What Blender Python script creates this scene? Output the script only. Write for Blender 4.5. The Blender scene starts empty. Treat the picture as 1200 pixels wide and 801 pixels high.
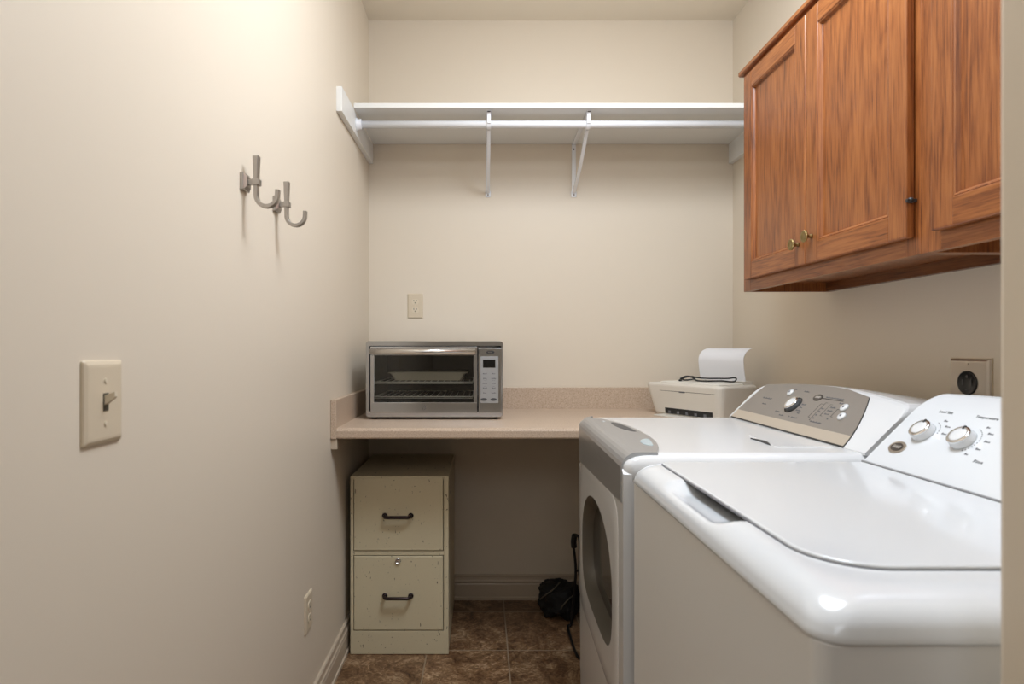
import bpy, bmesh, math, random
from mathutils import Vector, Matrix
random.seed(7)
PI = math.pi
SC = bpy.context.scene
COL = SC.collection

# ------------------------------------------------------------------ camera
F, PX, PY, H = 690.0, 565.0, 408.0, 1.18
cd = bpy.data.cameras.new('camera'); cam = bpy.data.objects.new('camera', cd); COL.objects.link(cam)
cd.sensor_fit = 'HORIZONTAL'; cd.sensor_width = 36; cd.lens = F / 1200 * 36
cd.shift_x = (600 - PX) / 1200; cd.shift_y = (PY - 400.5) / 1200
cd.clip_start = 0.02
cam.location = (0, 0, H); cam.rotation_euler = (PI / 2, 0, 0)
cd.dof.use_dof = True; cd.dof.focus_distance = 2.1; cd.dof.aperture_fstop = 5.5
SC.camera = cam
SC.view_settings.view_transform = 'Standard'
SC.view_settings.look = 'None'
SC.view_settings.gamma = 1.0
SC.view_settings.use_curve_mapping = False
SC.view_settings.exposure = 0.0
SC.cycles.use_denoising = True
SC.cycles.max_bounces = 10
SC.cycles.diffuse_bounces = 3
SC.cycles.sample_clamp_indirect = 6

# ------------------------------------------------------------------ materials
def srgb(r, g, b):
    return tuple(((c / 255) / 12.92 if c <= 10 else ((c / 255 + .055) / 1.055) ** 2.4) for c in (r, g, b)) + (1,)

def mat(name, col, rough=.5, metal=0, coat=0, spec=.5, noise=None, bump=None, ior=None):
    m = bpy.data.materials.new(name); m.use_nodes = True
    nt = m.node_tree; b = nt.nodes['Principled BSDF']
    b.inputs['Base Color'].default_value = col if len(col) == 4 else tuple(col) + (1,)
    b.inputs['Roughness'].default_value = rough; b.inputs['Metallic'].default_value = metal
    b.inputs['Coat Weight'].default_value = coat; b.inputs['Coat Roughness'].default_value = .08
    b.inputs['Specular IOR Level'].default_value = spec
    tc = nt.nodes.new('ShaderNodeTexCoord')
    if noise:       # (scale, amount, detail)
        n = nt.nodes.new('ShaderNodeTexNoise'); n.inputs['Scale'].default_value = noise[0]; n.inputs['Detail'].default_value = noise[2]
        r = nt.nodes.new('ShaderNodeMapRange'); r.inputs['From Min'].default_value = .3; r.inputs['From Max'].default_value = .7
        r.inputs['To Min'].default_value = 1 - noise[1]; r.inputs['To Max'].default_value = 1 + noise[1]
        mx = nt.nodes.new('ShaderNodeVectorMath'); mx.operation = 'SCALE'
        mx.inputs[0].default_value = b.inputs['Base Color'].default_value[:3]
        nt.links.new(tc.outputs['Object'], n.inputs['Vector']); nt.links.new(n.outputs['Fac'], r.inputs['Value'])
        nt.links.new(r.outputs['Result'], mx.inputs['Scale']); nt.links.new(mx.outputs['Vector'], b.inputs['Base Color'])
    if bump:        # (scale, strength, distance)
        n2 = nt.nodes.new('ShaderNodeTexNoise'); n2.inputs['Scale'].default_value = bump[0]; n2.inputs['Detail'].default_value = 4
        bp = nt.nodes.new('ShaderNodeBump'); bp.inputs['Strength'].default_value = bump[1]; bp.inputs['Distance'].default_value = bump[2]
        nt.links.new(tc.outputs['Object'], n2.inputs['Vector']); nt.links.new(n2.outputs['Fac'], bp.inputs['Height'])
        nt.links.new(bp.outputs['Normal'], b.inputs['Normal'])
    return m

def ramp(nt, stops):
    r = nt.nodes.new('ShaderNodeValToRGB'); e = r.color_ramp.elements
    while len(e) < len(stops): e.new(.5)
    for el, (p, c) in zip(e, stops): el.position = p; el.color = c
    return r

def oak(name, axis, dark=1.0):
    """stained oak, grain running along axis ('z' or 'y')"""
    m = bpy.data.materials.new(name); m.use_nodes = True; nt = m.node_tree; b = nt.nodes['Principled BSDF']
    tc = nt.nodes.new('ShaderNodeTexCoord'); L = nt.links.new
    def mp(s_along, s_across):
        v = nt.nodes.new('ShaderNodeMapping')
        v.inputs['Scale'].default_value = (s_across, s_across, s_along) if axis == 'z' else (s_across, s_along, s_across)
        L(tc.outputs['Object'], v.inputs['Vector']); return v
    # broad cathedral figure: rings of a distorted, stretched field
    n1 = nt.nodes.new('ShaderNodeTexNoise'); n1.inputs['Scale'].default_value = 1; n1.inputs['Detail'].default_value = 2
    n1.inputs['Distortion'].default_value = .4
    L(mp(1.5, 9).outputs[0], n1.inputs['Vector'])
    mul = nt.nodes.new('ShaderNodeMath'); mul.operation = 'MULTIPLY'; mul.inputs[1].default_value = 17
    L(n1.outputs['Fac'], mul.inputs[0])
    fr = nt.nodes.new('ShaderNodeMath'); fr.operation = 'PINGPONG'; fr.inputs[1].default_value = 1
    L(mul.outputs[0], fr.inputs[0])
    # fine pores
    n2 = nt.nodes.new('ShaderNodeTexNoise'); n2.inputs['Scale'].default_value = 1; n2.inputs['Detail'].default_value = 5; n2.inputs['Roughness'].default_value = .65
    L(mp(9, 210).outputs[0], n2.inputs['Vector'])
    n3 = nt.nodes.new('ShaderNodeTexNoise'); n3.inputs['Scale'].default_value = 1; n3.inputs['Detail'].default_value = 3
    L(mp(2.0, 14).outputs[0], n3.inputs['Vector'])
    a = nt.nodes.new('ShaderNodeMath'); a.operation = 'MULTIPLY_ADD'; a.inputs[1].default_value = .12
    L(fr.outputs[0], a.inputs[0])
    c = nt.nodes.new('ShaderNodeMath'); c.operation = 'MULTIPLY_ADD'; c.inputs[1].default_value = 1.4
    n3m = nt.nodes.new('ShaderNodeMath'); n3m.operation = 'MULTIPLY_ADD'; n3m.inputs[1].default_value = .5; n3m.inputs[2].default_value = .25
    L(n3.outputs['Fac'], n3m.inputs[0]); L(n2.outputs['Fac'], c.inputs[0]); L(n3m.outputs[0], c.inputs[2])
    sub = nt.nodes.new('ShaderNodeMath'); sub.operation = 'MULTIPLY'; sub.inputs[1].default_value = .60
    L(c.outputs[0], sub.inputs[0]); L(sub.outputs[0], a.inputs[2])
    d = dark
    r = ramp(nt, [(.57, (.09*d, .022*d, .0045*d, 1)), (.67, (.19*d, .053*d, .0115*d, 1)), (.76, (.27*d, .081*d, .0185*d, 1)), (.92, (.37*d, .127*d, .033*d, 1))])
    L(a.outputs[0], r.inputs['Fac']); L(r.outputs['Color'], b.inputs['Base Color'])
    b.inputs['Roughness'].default_value = .38; b.inputs['Coat Weight'].default_value = .25; b.inputs['Coat Roughness'].default_value = .25
    bp = nt.nodes.new('ShaderNodeBump'); bp.inputs['Strength'].default_value = .12; bp.inputs['Distance'].default_value = .001
    L(n2.outputs['Fac'], bp.inputs['Height']); L(bp.outputs['Normal'], b.inputs['Normal'])
    return m

def floor_mat():
    m = bpy.data.materials.new('slate_vinyl_tile'); m.use_nodes = True; nt = m.node_tree; b = nt.nodes['Principled BSDF']; L = nt.links.new
    tc = nt.nodes.new('ShaderNodeTexCoord')
    mp = nt.nodes.new('ShaderNodeMapping'); mp.inputs['Location'].default_value = (-.10, -2.303, 0)
    L(tc.outputs['Object'], mp.inputs['Vector'])
    br = nt.nodes.new('ShaderNodeTexBrick'); br.offset = 0.0; br.squash = 1
    br.inputs['Scale'].default_value = 1; br.inputs['Brick Width'].default_value = .315; br.inputs['Row Height'].default_value = .335
    br.inputs['Mortar Size'].default_value = .003; br.inputs['Mortar Smooth'].default_value = .3
    br.inputs['Color1'].default_value = (.8, .8, .8, 1); br.inputs['Color2'].default_value = (1.1, 1.1, 1.1, 1); br.inputs['Mortar'].default_value = (1, 1, 1, 1)
    L(mp.outputs[0], br.inputs['Vector'])
    def noise(s, det, dist, rough=.6):
        n = nt.nodes.new('ShaderNodeTexNoise'); n.inputs['Scale'].default_value = s; n.inputs['Detail'].default_value = det
        n.inputs['Distortion'].default_value = dist; n.inputs['Roughness'].default_value = rough; L(mp.outputs[0], n.inputs['Vector']); return n
    n1 = noise(7, 7, 1.6, .68); n2 = noise(34, 5, 2.2, .7)
    ad = nt.nodes.new('ShaderNodeMath'); ad.operation = 'MULTIPLY_ADD'; ad.inputs[1].default_value = .45
    L(n2.outputs['Fac'], ad.inputs[0])
    m2 = nt.nodes.new('ShaderNodeMath'); m2.operation = 'MULTIPLY'; m2.inputs[1].default_value = .62; L(n1.outputs['Fac'], m2.inputs[0]); L(m2.outputs[0], ad.inputs[2])
    r = ramp(nt, [(.40, (.06, .028, .011, 1)), (.49, (.165, .083, .038, 1)), (.56, (.26, .145, .07, 1)), (.63, (.44, .28, .155, 1)), (.74, (.62, .44, .28, 1))])
    L(ad.outputs[0], r.inputs['Fac'])
    mu = nt.nodes.new('ShaderNodeMix'); mu.data_type = 'RGBA'; mu.blend_type = 'MULTIPLY'; mu.inputs[0].default_value = 1
    L(r.outputs['Color'], mu.inputs[6]); L(br.outputs['Color'], mu.inputs[7])
    mo = nt.nodes.new('ShaderNodeMix'); mo.data_type = 'RGBA'
    L(br.outputs['Fac'], mo.inputs[0]); L(mu.outputs[2], mo.inputs[6]); mo.inputs[7].default_value = (.30, .22, .14, 1)
    L(mo.outputs[2], b.inputs['Base Color']); b.inputs['Roughness'].default_value = .42
    bp = nt.nodes.new('ShaderNodeBump'); bp.inputs['Strength'].default_value = .25; bp.inputs['Distance'].default_value = .002
    L(ad.outputs[0], bp.inputs['Height']); L(bp.outputs['Normal'], b.inputs['Normal'])
    return m

def laminate():
    m = bpy.data.materials.new('speckled_laminate'); m.use_nodes = True; nt = m.node_tree; b = nt.nodes['Principled BSDF']; L = nt.links.new
    tc = nt.nodes.new('ShaderNodeTexCoord')
    n = nt.nodes.new('ShaderNodeTexNoise'); n.inputs['Scale'].default_value = 260; n.inputs['Detail'].default_value = 2; L(tc.outputs['Object'], n.inputs['Vector'])
    r = ramp(nt, [(.32, (.46, .32, .22, 1)), (.46, (.57, .43, .315, 1)), (.60, (.62, .48, .36, 1)), (.72, (.70, .57, .45, 1))])
    L(n.outputs['Fac'], r.inputs['Fac']); L(r.outputs['Color'], b.inputs['Base Color']); b.inputs['Roughness'].default_value = .38
    return m

def file_paint():
    m = bpy.data.materials.new('worn_putty_enamel'); m.use_nodes = True; nt = m.node_tree; b = nt.nodes['Principled BSDF']; L = nt.links.new
    tc = nt.nodes.new('ShaderNodeTexCoord')
    def sp(scale, lo, hi, stretch=None):
        mp = nt.nodes.new('ShaderNodeMapping'); L(tc.outputs['Object'], mp.inputs['Vector'])
        if stretch: mp.inputs['Rotation'].default_value = (0, stretch, 0); mp.inputs['Scale'].default_value = (3.2, 1, 1)
        n = nt.nodes.new('ShaderNodeTexNoise'); n.inputs['Scale'].default_value = scale; n.inputs['Detail'].default_value = 3; L(mp.outputs[0], n.inputs['Vector'])
        q = nt.nodes.new('ShaderNodeMapRange'); q.inputs['From Min'].default_value = lo; q.inputs['From Max'].default_value = hi; L(n.outputs['Fac'], q.inputs['Value']); return q
    a = sp(90, .68, .74); c = sp(34, .68, .73, .9)
    mx = nt.nodes.new('ShaderNodeMath'); mx.operation = 'MAXIMUM'; L(a.outputs[0], mx.inputs[0]); L(c.outputs[0], mx.inputs[1])
    mo = nt.nodes.new('ShaderNodeMix'); mo.data_type = 'RGBA'; L(mx.outputs[0], mo.inputs[0])
    mo.inputs[6].default_value = (.68, .59, .40, 1); mo.inputs[7].default_value = (.12, .09, .055, 1)
    L(mo.outputs[2], b.inputs['Base Color']); b.inputs['Roughness'].default_value = .42
    return m

def glass(name, tint, mixf=.12, rough=.02):
    m = bpy.data.materials.new(name); m.use_nodes = True; nt = m.node_tree; nt.nodes.remove(nt.nodes['Principled BSDF'])
    t = nt.nodes.new('ShaderNodeBsdfTransparent'); t.inputs['Color'].default_value = tint
    g = nt.nodes.new('ShaderNodeBsdfGlossy'); g.inputs['Roughness'].default_value = rough
    f = nt.nodes.new('ShaderNodeFresnel'); f.inputs['IOR'].default_value = 1.5
    mx = nt.nodes.new('ShaderNodeMixShader'); L = nt.links.new
    L(f.outputs[0], mx.inputs[0]); L(t.outputs[0], mx.inputs[1]); L(g.outputs[0], mx.inputs[2]); L(mx.outputs[0], nt.nodes['Material Output'].inputs['Surface'])
    return m

WALL = (.80, .695, .56)
M = dict(
    wall=mat('cream_wall_paint', WALL, .48, spec=.28, bump=(240, .05, .001)),
    ceil=mat('cream_ceiling_paint', (.90, .80, .66), .8, spec=.2),
    trim=mat('cream_trim_paint', (.60, .49, .37), .35),  # cream paint set darker, shade along the floor is in the colour
    white=mat('white_shelf_paint', (.86, .84, .80), .4),
    rod=mat('white_coated_tube', (.88, .88, .90), .25, coat=.3),
    enamel=mat('white_enamel', (.77, .785, .80), .16, coat=.5),
    enamel2=mat('dryer_white_enamel', (.79, .79, .79), .2, coat=.4),
    bodyside=mat('washer_side_enamel', (.80, .785, .765), .38),
    grey=mat('pewter_plastic', (.42, .42, .42), .32, metal=.5, coat=.15),
    greydark=mat('dark_pewter_plastic', (.07, .073, .077), .45),
    lens=mat('pale_blue_reflection', (.50, .66, .74), .12, coat=.5),  # bluish reflection on the dryer fascia, put into the colour
    taupe=mat('taupe_console', (.30, .265, .23), .42, metal=.25),
    champagne=mat('champagne_band', (.60, .52, .42), .38, metal=.35),
    chrome=mat('chrome', (.82, .82, .82), .12, metal=1),
    darkgap=mat('dark_gasket', (.03, .03, .03), .5),
    ink=mat('grey_ink', (.13, .13, .14), .6),
    ink2=mat('dark_ink', (.03, .03, .03), .5),
    seam=mat('grey_seam', (.30, .30, .30), .5),
    badge=mat('pewter_badge', (.55, .50, .44), .35, metal=.5),
    badgedark=mat('dark_badge', (.10, .085, .075), .35, metal=.5),
    steel=mat('brushed_steel', (.52, .535, .56), .14, metal=1, noise=(3, .06, 2)),
    steel2=mat('pale_steel', (.70, .68, .65), .24, metal=.95),
    satin=mat('satin_panel', (.42, .42, .42), .4, metal=.4),
    black=mat('black_plastic', (.012, .012, .012), .4),
    cavity=mat('oven_cavity_enamel', (.022, .024, .021), .4),
    display=mat('black_display', (.006, .006, .006), .12),
    oglass=glass('smoked_oven_glass', (.90, .90, .87, 1)),
    dglass=mat('smoked_dryer_glass', (.035, .031, .025), .10, coat=.3),
    bezel=mat('grey_door_bezel', (.10, .088, .07), .3),
    pan=mat('aluminium_pan', (.85, .80, .71), .5, metal=.1),
    wire=mat('plated_rack_wire', (.92, .92, .92), .35),
    nickel=mat('brushed_nickel', (.43, .40, .37), .36, metal=1),
    plate=mat('almond_plastic', (.72, .60, .44), .35),
    plate2=mat('almond_receptacle', (.76, .65, .49), .35),
    steelplate=mat('steel_cover_plate', (.56, .50, .43), .33, metal=.9),
    slot=mat('dark_slot', (.02, .015, .012), .6),
    file=file_paint(),
    bronze=mat('oil_rubbed_bronze', (.035, .022, .022), .35, metal=.7),
    brass=mat('antique_brass', (.33, .25, .11), .38, metal=1),
    printer=mat('warm_white_plastic', (.73, .67, .58), .4),
    printer2=mat('white_printer_lid', (.80, .75, .66), .35),
    paper=mat('white_paper', (.84, .82, .82), .75, spec=.2),
    blackmetal=mat('black_tube', (.008, .008, .008), .4),
    fabric=mat('black_nylon', (.0045, .0045, .0042), .75, bump=(120, .5, .004)),
    strap=mat('grey_strap', (.10, .085, .06), .7),
    oakz=oak('oak_upright_grain', 'z'), oaky=oak('oak_level_grain', 'y'),
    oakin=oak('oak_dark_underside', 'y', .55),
    floor=floor_mat(), lam=laminate(),
)

# ------------------------------------------------------------------ mesh helpers
class MB:
    def __init__(s): s.v = []; s.f = []; s.sm = []
    def add(s, vs, fs, smooth=False):
        o = len(s.v); s.v += [tuple(v) for v in vs]
        for f in fs: s.f.append(tuple(i + o for i in f)); s.sm.append(smooth)
        return s
    def bm(s, b, smooth=False, xf=None):
        b.verts.ensure_lookup_table(); b.verts.index_update()
        return s.add([(xf(v.co) if xf else v.co[:]) for v in b.verts], [[v.index for v in f.verts] for f in b.faces], smooth)
    def box(s, x0, x1, y0, y1, z0, z1, r=0, seg=2, xf=None):
        b = bmesh.new(); bmesh.ops.create_cube(b, size=1)
        for v in b.verts: v.co = ((x0 + x1) / 2 + v.co.x * (x1 - x0), (y0 + y1) / 2 + v.co.y * (y1 - y0), (z0 + z1) / 2 + v.co.z * (z1 - z0))
        if r: bmesh.ops.bevel(b, geom=b.edges[:], offset=r, segments=seg, profile=.5, affect='EDGES')
        s.bm(b, False, xf); b.free(); return s
    def tube(s, pts, r, n=10, closed=False, caps=True, flat=None, up=None):
        """tube along points; flat=(a,b) gives an elliptical/rectangular-ish section"""
        pts = [Vector(p) for p in pts]; N = len(pts); rings = []
        nrm = None
        for i, p in enumerate(pts):
            if closed: t = pts[(i + 1) % N] - pts[i - 1]
            else: t = pts[min(i + 1, N - 1)] - pts[max(i - 1, 0)]
            t.normalize()
            if nrm is None:
                ref = Vector(up) if up else (Vector((0, 0, 1)) if abs(t.z) < .9 else Vector((1, 0, 0)))
                nrm = (ref - t * ref.dot(t)).normalized()
            else: nrm = (nrm - t * nrm.dot(t)).normalized()
            bn = t.cross(nrm)
            rr = r[i] if isinstance(r, (list, tuple)) else r
            ring = []
            for k in range(n):
                a = 2 * PI * k / n + PI / n
                ca, sa = math.cos(a), math.sin(a)
                if flat:
                    fx, fy = (flat[i] if isinstance(flat, list) else flat)
                    e = .35
                    ca = math.copysign(abs(ca) ** e, ca); sa = math.copysign(abs(sa) ** e, sa)
                    ring.append(p + nrm * ca * fx + bn * sa * fy)
                else: ring.append(p + (nrm * ca + bn * sa) * rr)
            rings.append(ring)
        return s.loft(rings, True, caps and not closed, closed, smooth=(flat is None))
    def loft(s, rings, ringclosed=True, caps=True, closed=False, smooth=True):
        n = len(rings[0]); vs = [p for r in rings for p in r]; fs = []
        R = len(rings)
        for i in range(R if closed else R - 1):
            j = (i + 1) % R
            for k in range(n if ringclosed else n - 1):
                l = (k + 1) % n
                fs.append((i * n + k, i * n + l, j * n + l, j * n + k))
        s.add(vs, fs, smooth)
        if caps and ringclosed:
            s.add(rings[0], [tuple(range(n))[::-1]]); s.add(rings[-1], [tuple(range(n))])
        return s
    def lathe(s, prof, o, axis, n=32, caps=True):
        """prof: (radius, height) list, revolved about axis through o"""
        ax = Vector(axis).normalized(); ref = Vector((0, 0, 1)) if abs(ax.z) < .9 else Vector((1, 0, 0))
        u = ax.cross(ref).normalized(); w = ax.cross(u); o = Vector(o)
        rings = [[o + ax * h + (u * math.cos(2 * PI * k / n) + w * math.sin(2 * PI * k / n)) * max(r, 1e-5) for k in range(n)] for r, h in prof]
        return s.loft(rings, True, caps, smooth=True)
    def cyl(s, o, axis, r, h, n=24): return s.lathe([(r, 0), (r, h)], o, axis, n)
    def prism(s, poly, fn, d0, d1):
        """poly of 2D points placed by fn(u, v, depth)"""
        a = [fn(u, v, d0) for u, v in poly]; b = [fn(u, v, d1) for u, v in poly]
        return s.loft([a, b], True, True, smooth=False)
    def slab(s, poly, z0, z1, r=.003, seg=3, zf=None):
        """closed CCW outline in XY raised from z0 to z1 with a rounded top edge"""
        rings = [[(x, y, z0) for x, y in poly]]
        for i in range(seg + 1):
            a = PI / 2 * i / seg
            rings.append([(x, y, z1 - r + r * math.sin(a)) for x, y in inset(poly, r * (1 - math.cos(a)))])
        return s.loft(rings, True, True, smooth=False)
    def text(s, body, size, fn, ext=.0003, align='CENTER'):
        """lettering: fn(u, v, w) -> world"""
        cu = bpy.data.curves.new('t', 'FONT'); cu.body = body; cu.size = size; cu.extrude = ext; cu.align_x = align; cu.align_y = 'CENTER'; cu.resolution_u = 3
        ob = bpy.data.objects.new('t', cu); COL.objects.link(ob)
        dg = bpy.context.evaluated_depsgraph_get(); dg.update()
        me = bpy.data.meshes.new_from_object(ob.evaluated_get(dg))
        s.add([fn(*v.co) for v in me.vertices], [tuple(p.vertices) for p in me.polygons])
        bpy.data.objects.remove(ob); bpy.data.curves.remove(cu); bpy.data.meshes.remove(me)
        return s
    def build(s, name, material, parent=None, origin=None, recalc=True):
        me = bpy.data.meshes.new(name)
        off = Vector(origin) if origin is not None else (root_loc(parent) if parent else Vector((0, 0, 0)))
        me.from_pydata([Vector(v) - off for v in s.v], [], s.f)
        for p, k in zip(me.polygons, s.sm): p.use_smooth = k
        if recalc:
            b = bmesh.new(); b.from_mesh(me); bmesh.ops.remove_doubles(b, verts=b.verts, dist=1e-6)
            bmesh.ops.recalc_face_normals(b, faces=b.faces); b.to_mesh(me); b.free()
        me.materials.append(material)
        o = bpy.data.objects.new(name, me); COL.objects.link(o)
        if parent: o.parent = parent
        else: o.location = off
        return o

def dashes(mb, f, u, v, w, h):
    """a word too small to read in the photo: a few short strokes"""
    n = max(2, int(w / (h * .9))); a = u - w / 2; st = w / n
    for k in range(n):
        hh = h * (.62 if k % 3 else 1.0)
        mb.prism([(a + st * k, v - h / 2), (a + st * (k + .72), v - h / 2), (a + st * (k + .72), v - h / 2 + hh), (a + st * k, v - h / 2 + hh)], f, 0, .0003)
    return mb

def root_loc(o):
    v = Vector((0, 0, 0))
    while o: v += o.location; o = o.parent
    return v

def inset(poly, d):
    n = len(poly); out = []
    for i in range(n):
        p0 = Vector(poly[i - 1]); p1 = Vector(poly[i]); p2 = Vector(poly[(i + 1) % n])
        e1 = (p1 - p0).normalized(); e2 = (p2 - p1).normalized()
        n1 = Vector((-e1.y, e1.x)); n2 = Vector((-e2.y, e2.x))
        b = n1 + n2; k = d / max(.3, (1 + n1.dot(n2)))
        out.append((p1.x + b.x * k, p1.y + b.y * k))
    return out

def rpoly(corners, seg=8):
    """CCW rounded polygon from (x, y, radius)"""
    out = []; n = len(corners)
    for i in range(n):
        x, y, r = corners[i]; p = Vector((x, y)); a = Vector(corners[i - 1][:2]); b = Vector(corners[(i + 1) % n][:2])
        if r <= 0: out.append((x, y)); continue
        da = (a - p).normalized(); db = (b - p).normalized(); ang = da.angle(db); t = r / math.tan(ang / 2)
        c = p + (da + db).normalized() * (r / math.sin(ang / 2)); s0 = p + da * t - c; s1 = p + db * t - c
        a0 = math.atan2(s0.y, s0.x); a1 = math.atan2(s1.y, s1.x)
        while a1 < a0: a1 += 2 * PI
        if a1 - a0 > PI: a1 -= 2 * PI
        for k in range(seg + 1):
            q = a0 + (a1 - a0) * k / seg; out.append((c.x + r * math.cos(q), c.y + r * math.sin(q)))
    return out

def thing(name, label, cat, loc, group=None):
    o = bpy.data.objects.new(name, None); COL.objects.link(o); o.location = loc; o.empty_display_size = .05
    o['label'] = label; o['category'] = cat
    if group: o['group'] = group
    return o
def tag(o, label, cat, group=None):
    o['label'] = label; o['category'] = cat
    if group: o['group'] = group
    return o
def struct(mb, name, m):
    o = mb.build(name, m); o['kind'] = 'structure'; return o
def sm(a, b, x):
    t = min(1, max(0, (x - a) / (b - a))); return t * t * (3 - 2 * t)

# ------------------------------------------------------------------ room
XL, XR, YB, ZC, YF = -.535, 1.183, 2.777, 2.725, -1.7
struct(MB().box(XL - .1, XR + .1, YF - .1, YB + .1, -.1, 0), 'floor', M['floor'])
struct(MB().box(XL - .1, XR + .1, YF - .1, YB + .1, ZC, ZC + .1), 'ceiling', M['ceil'])
struct(MB().box(XL - .1, XL, YF - .1, YB + .1, 0, ZC), 'wall_left', M['wall'])
struct(MB().box(XR, XR + .1, YF - .1, YB + .1, 0, ZC), 'wall_right', M['wall'])
struct(MB().box(XL, XR, YB, YB + .1, 0, ZC), 'wall_back', M['wall'])
struct(MB().box(XL, XR, YF - .1, YF, 0, ZC), 'wall_rear', M['wall'])
struct(MB().box(.436, XR, .385, .50, 0, ZC, .008, 3), 'wall_front', M['wall'])

def base_profile():
    return [(0, 0), (.017, 0), (.017, .012), (.0125, .016), (.0125, .072), (.0105, .076), (.0105, .079), (.013, .083), (.013, .088), (.009, .094), (.008, .104), (.0095, .108), (.0095, .114), (.006, .118), (0, .118)]
mb = MB().prism(base_profile(), lambda u, v, d: (XL + u, d, v), YF, YB); struct(mb, 'baseboard_left', M['trim'])
mb = MB().prism(base_profile(), lambda u, v, d: (d, YB - u, v), XL + .017, XR); struct(mb, 'baseboard_back', M['trim'])

# ------------------------------------------------------------------ closet shelf, cleats, rod, brackets
Z_SH = 2.142; Y_SH = 2.355
tag(MB().box(-.514, 1.162, Y_SH, YB - .001, Z_SH, Z_SH + .019, .0015).build('closet_shelf', M['white'], origin=(.32, 2.56, Z_SH)),
    'long white painted closet shelf spanning the back wall above the rod', 'shelf')
def cleat(side):
    x0, x1 = (XL, -.514) if side < 0 else (1.162, XR)
    t = thing('shelf_cleat', 'white cleat board on the left wall carrying the left end of the closet shelf' if side < 0 else
              'pale cleat board under the right end of the closet shelf beside the wooden cabinet', 'shelf support', (x0, 2.777, 2.05), 'cleats under the closet shelf')
    MB().box(x0, x1, 2.159, YB, 2.05, Z_SH if side > 0 else 2.1415, .0015).build('cleat_board', M['white'], t)
    xi = x1 if side < 0 else x0
    MB().lathe([(.026, 0), (.026, .004), (.0215, .006), (.0205, .022), (.0165, .022)], (xi, 2.41, 2.096), (1 if side < 0 else -1, 0, 0), 28).build('rod_socket', M['rod'], t)
cleat(-1); cleat(1)
tag(MB().cyl((-.511, 2.41, 2.096), (1, 0, 0), .0148, 1.670, 24).build('closet_rod', M['rod'], origin=(.32, 2.41, 2.096)),
    'white round hanging rod running below the closet shelf', 'rod')

def bracket(x, label):
    t = thing('shelf_bracket', label, 'bracket', (x, YB, 1.9), 'rod brackets under the closet shelf')
    w = .0095
    MB().box(x - w, x + w, YB - .004, YB, 1.895, Z_SH, .001).box(x - w - .003, x + w + .003, YB - .0045, YB, 1.892, 1.922, .003).build('wall_leg', M['rod'], t)
    MB().box(x - w, x + w, 2.372, YB - .002, Z_SH - .0045, Z_SH - .0002, .001).build('shelf_arm', M['rod'], t)
    # diagonal U-channel brace bowed a little
    pts = []
    for i in range(13):
        k = i / 12; y = YB - .006 + (2.428 - YB + .006) * k; z = 1.915 + (2.082 - 1.915) * k - .018 * math.sin(PI * k)
        pts.append((x, y, z))
    MB().tube(pts, .008, 8, flat=(.006, .0075), up=(0, 0, 1)).build('brace', M['rod'], t)
    # hook plate cradling the rod
    arc = [(x, 2.41 + .0185 * math.cos(a), 2.096 + .0185 * math.sin(a)) for a in [PI * (1.02 + 0.98 * i / 16) - .5 for i in range(17)]]
    MB().tube(arc, .004, 8, flat=(.0026, .0085), up=(0, 0, 1)).box(x - .0075, x + .0075, 2.385, 2.3915, 2.092, Z_SH - .004, .0015).box(x - .004, x + .004, 2.428, 2.436, 2.075, Z_SH - .004, .0015).build('rod_hook', M['rod'], t)
    MB().lathe([(.0045, 0), (.0045, .002), (.002, .0035), (.0, .0035)], (x, YB - .0045, 1.902), (0, -1, 0), 12).build('screw', M['nickel'], t)
    MB().lathe([(.0035, 0), (.0035, .0015), (0, .002)], (x, YB - .004, 2.117), (0, -1, 0), 12).build('screw', M['ink2'], t)
    MB().box(x - .006, x + .006, 2.374, 2.381, Z_SH - .0062, Z_SH - .0045, .0005).build('clip', M['ink2'], t)
bracket(.0275, 'left one of the two white metal brackets holding the closet shelf and rod')
bracket(.432, 'right one of the two white metal brackets holding the closet shelf and rod')

# ------------------------------------------------------------------ worktop desk
t = thing('countertop', 'beige speckled laminate countertop carrying the toaster oven and the printer', 'countertop', (.32, 2.42, .86))
Yd = 2.078
prof = [(Yd + .010, .8595), (Yd + .002, .8615), (Yd, .866), (Yd, .888), (Yd + .003, .8945), (Yd + .010, .898), (YB - .02, .898), (YB - .02, .8595)]
MB().prism(prof, lambda u, v, d: (d, u, v), -.516, XR - .001).build('worktop', M['lam'], t)
MB().box(-.516, XR - .001, YB - .021, YB - .0005, .8595, .998, .002).build('back_splash', M['lam'], t)
MB().box(XL + .0005, -.5145, Yd - .004, YB - .0215, .8605, .998, .002).build('side_splash', M['lam'], t)
MB().box(XL + .0005, -.513, Yd + .004, YB - .03, .823, .8595, .001).build('support_cleat', M['trim'], t)
MB().box(.95, XR - .0005, Yd + .03, YB - .03, .823, .8595, .001).build('support_cleat', M['trim'], t)

# ------------------------------------------------------------------ toaster oven
Yo = 2.330; so = F / Yo
def ox(px): return (px - PX) / so
def oz(py): return H - (py - PY) / so
t = thing('toaster_oven', 'stainless steel countertop toaster oven with smoked glass door, on the counter by the left wall', 'toaster oven', (ox(509), 2.54, .898))
YOB = 2.715
x0, x1, zt, zb = ox(428.6), ox(589.3), oz(399.5), oz(488.6)
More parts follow.
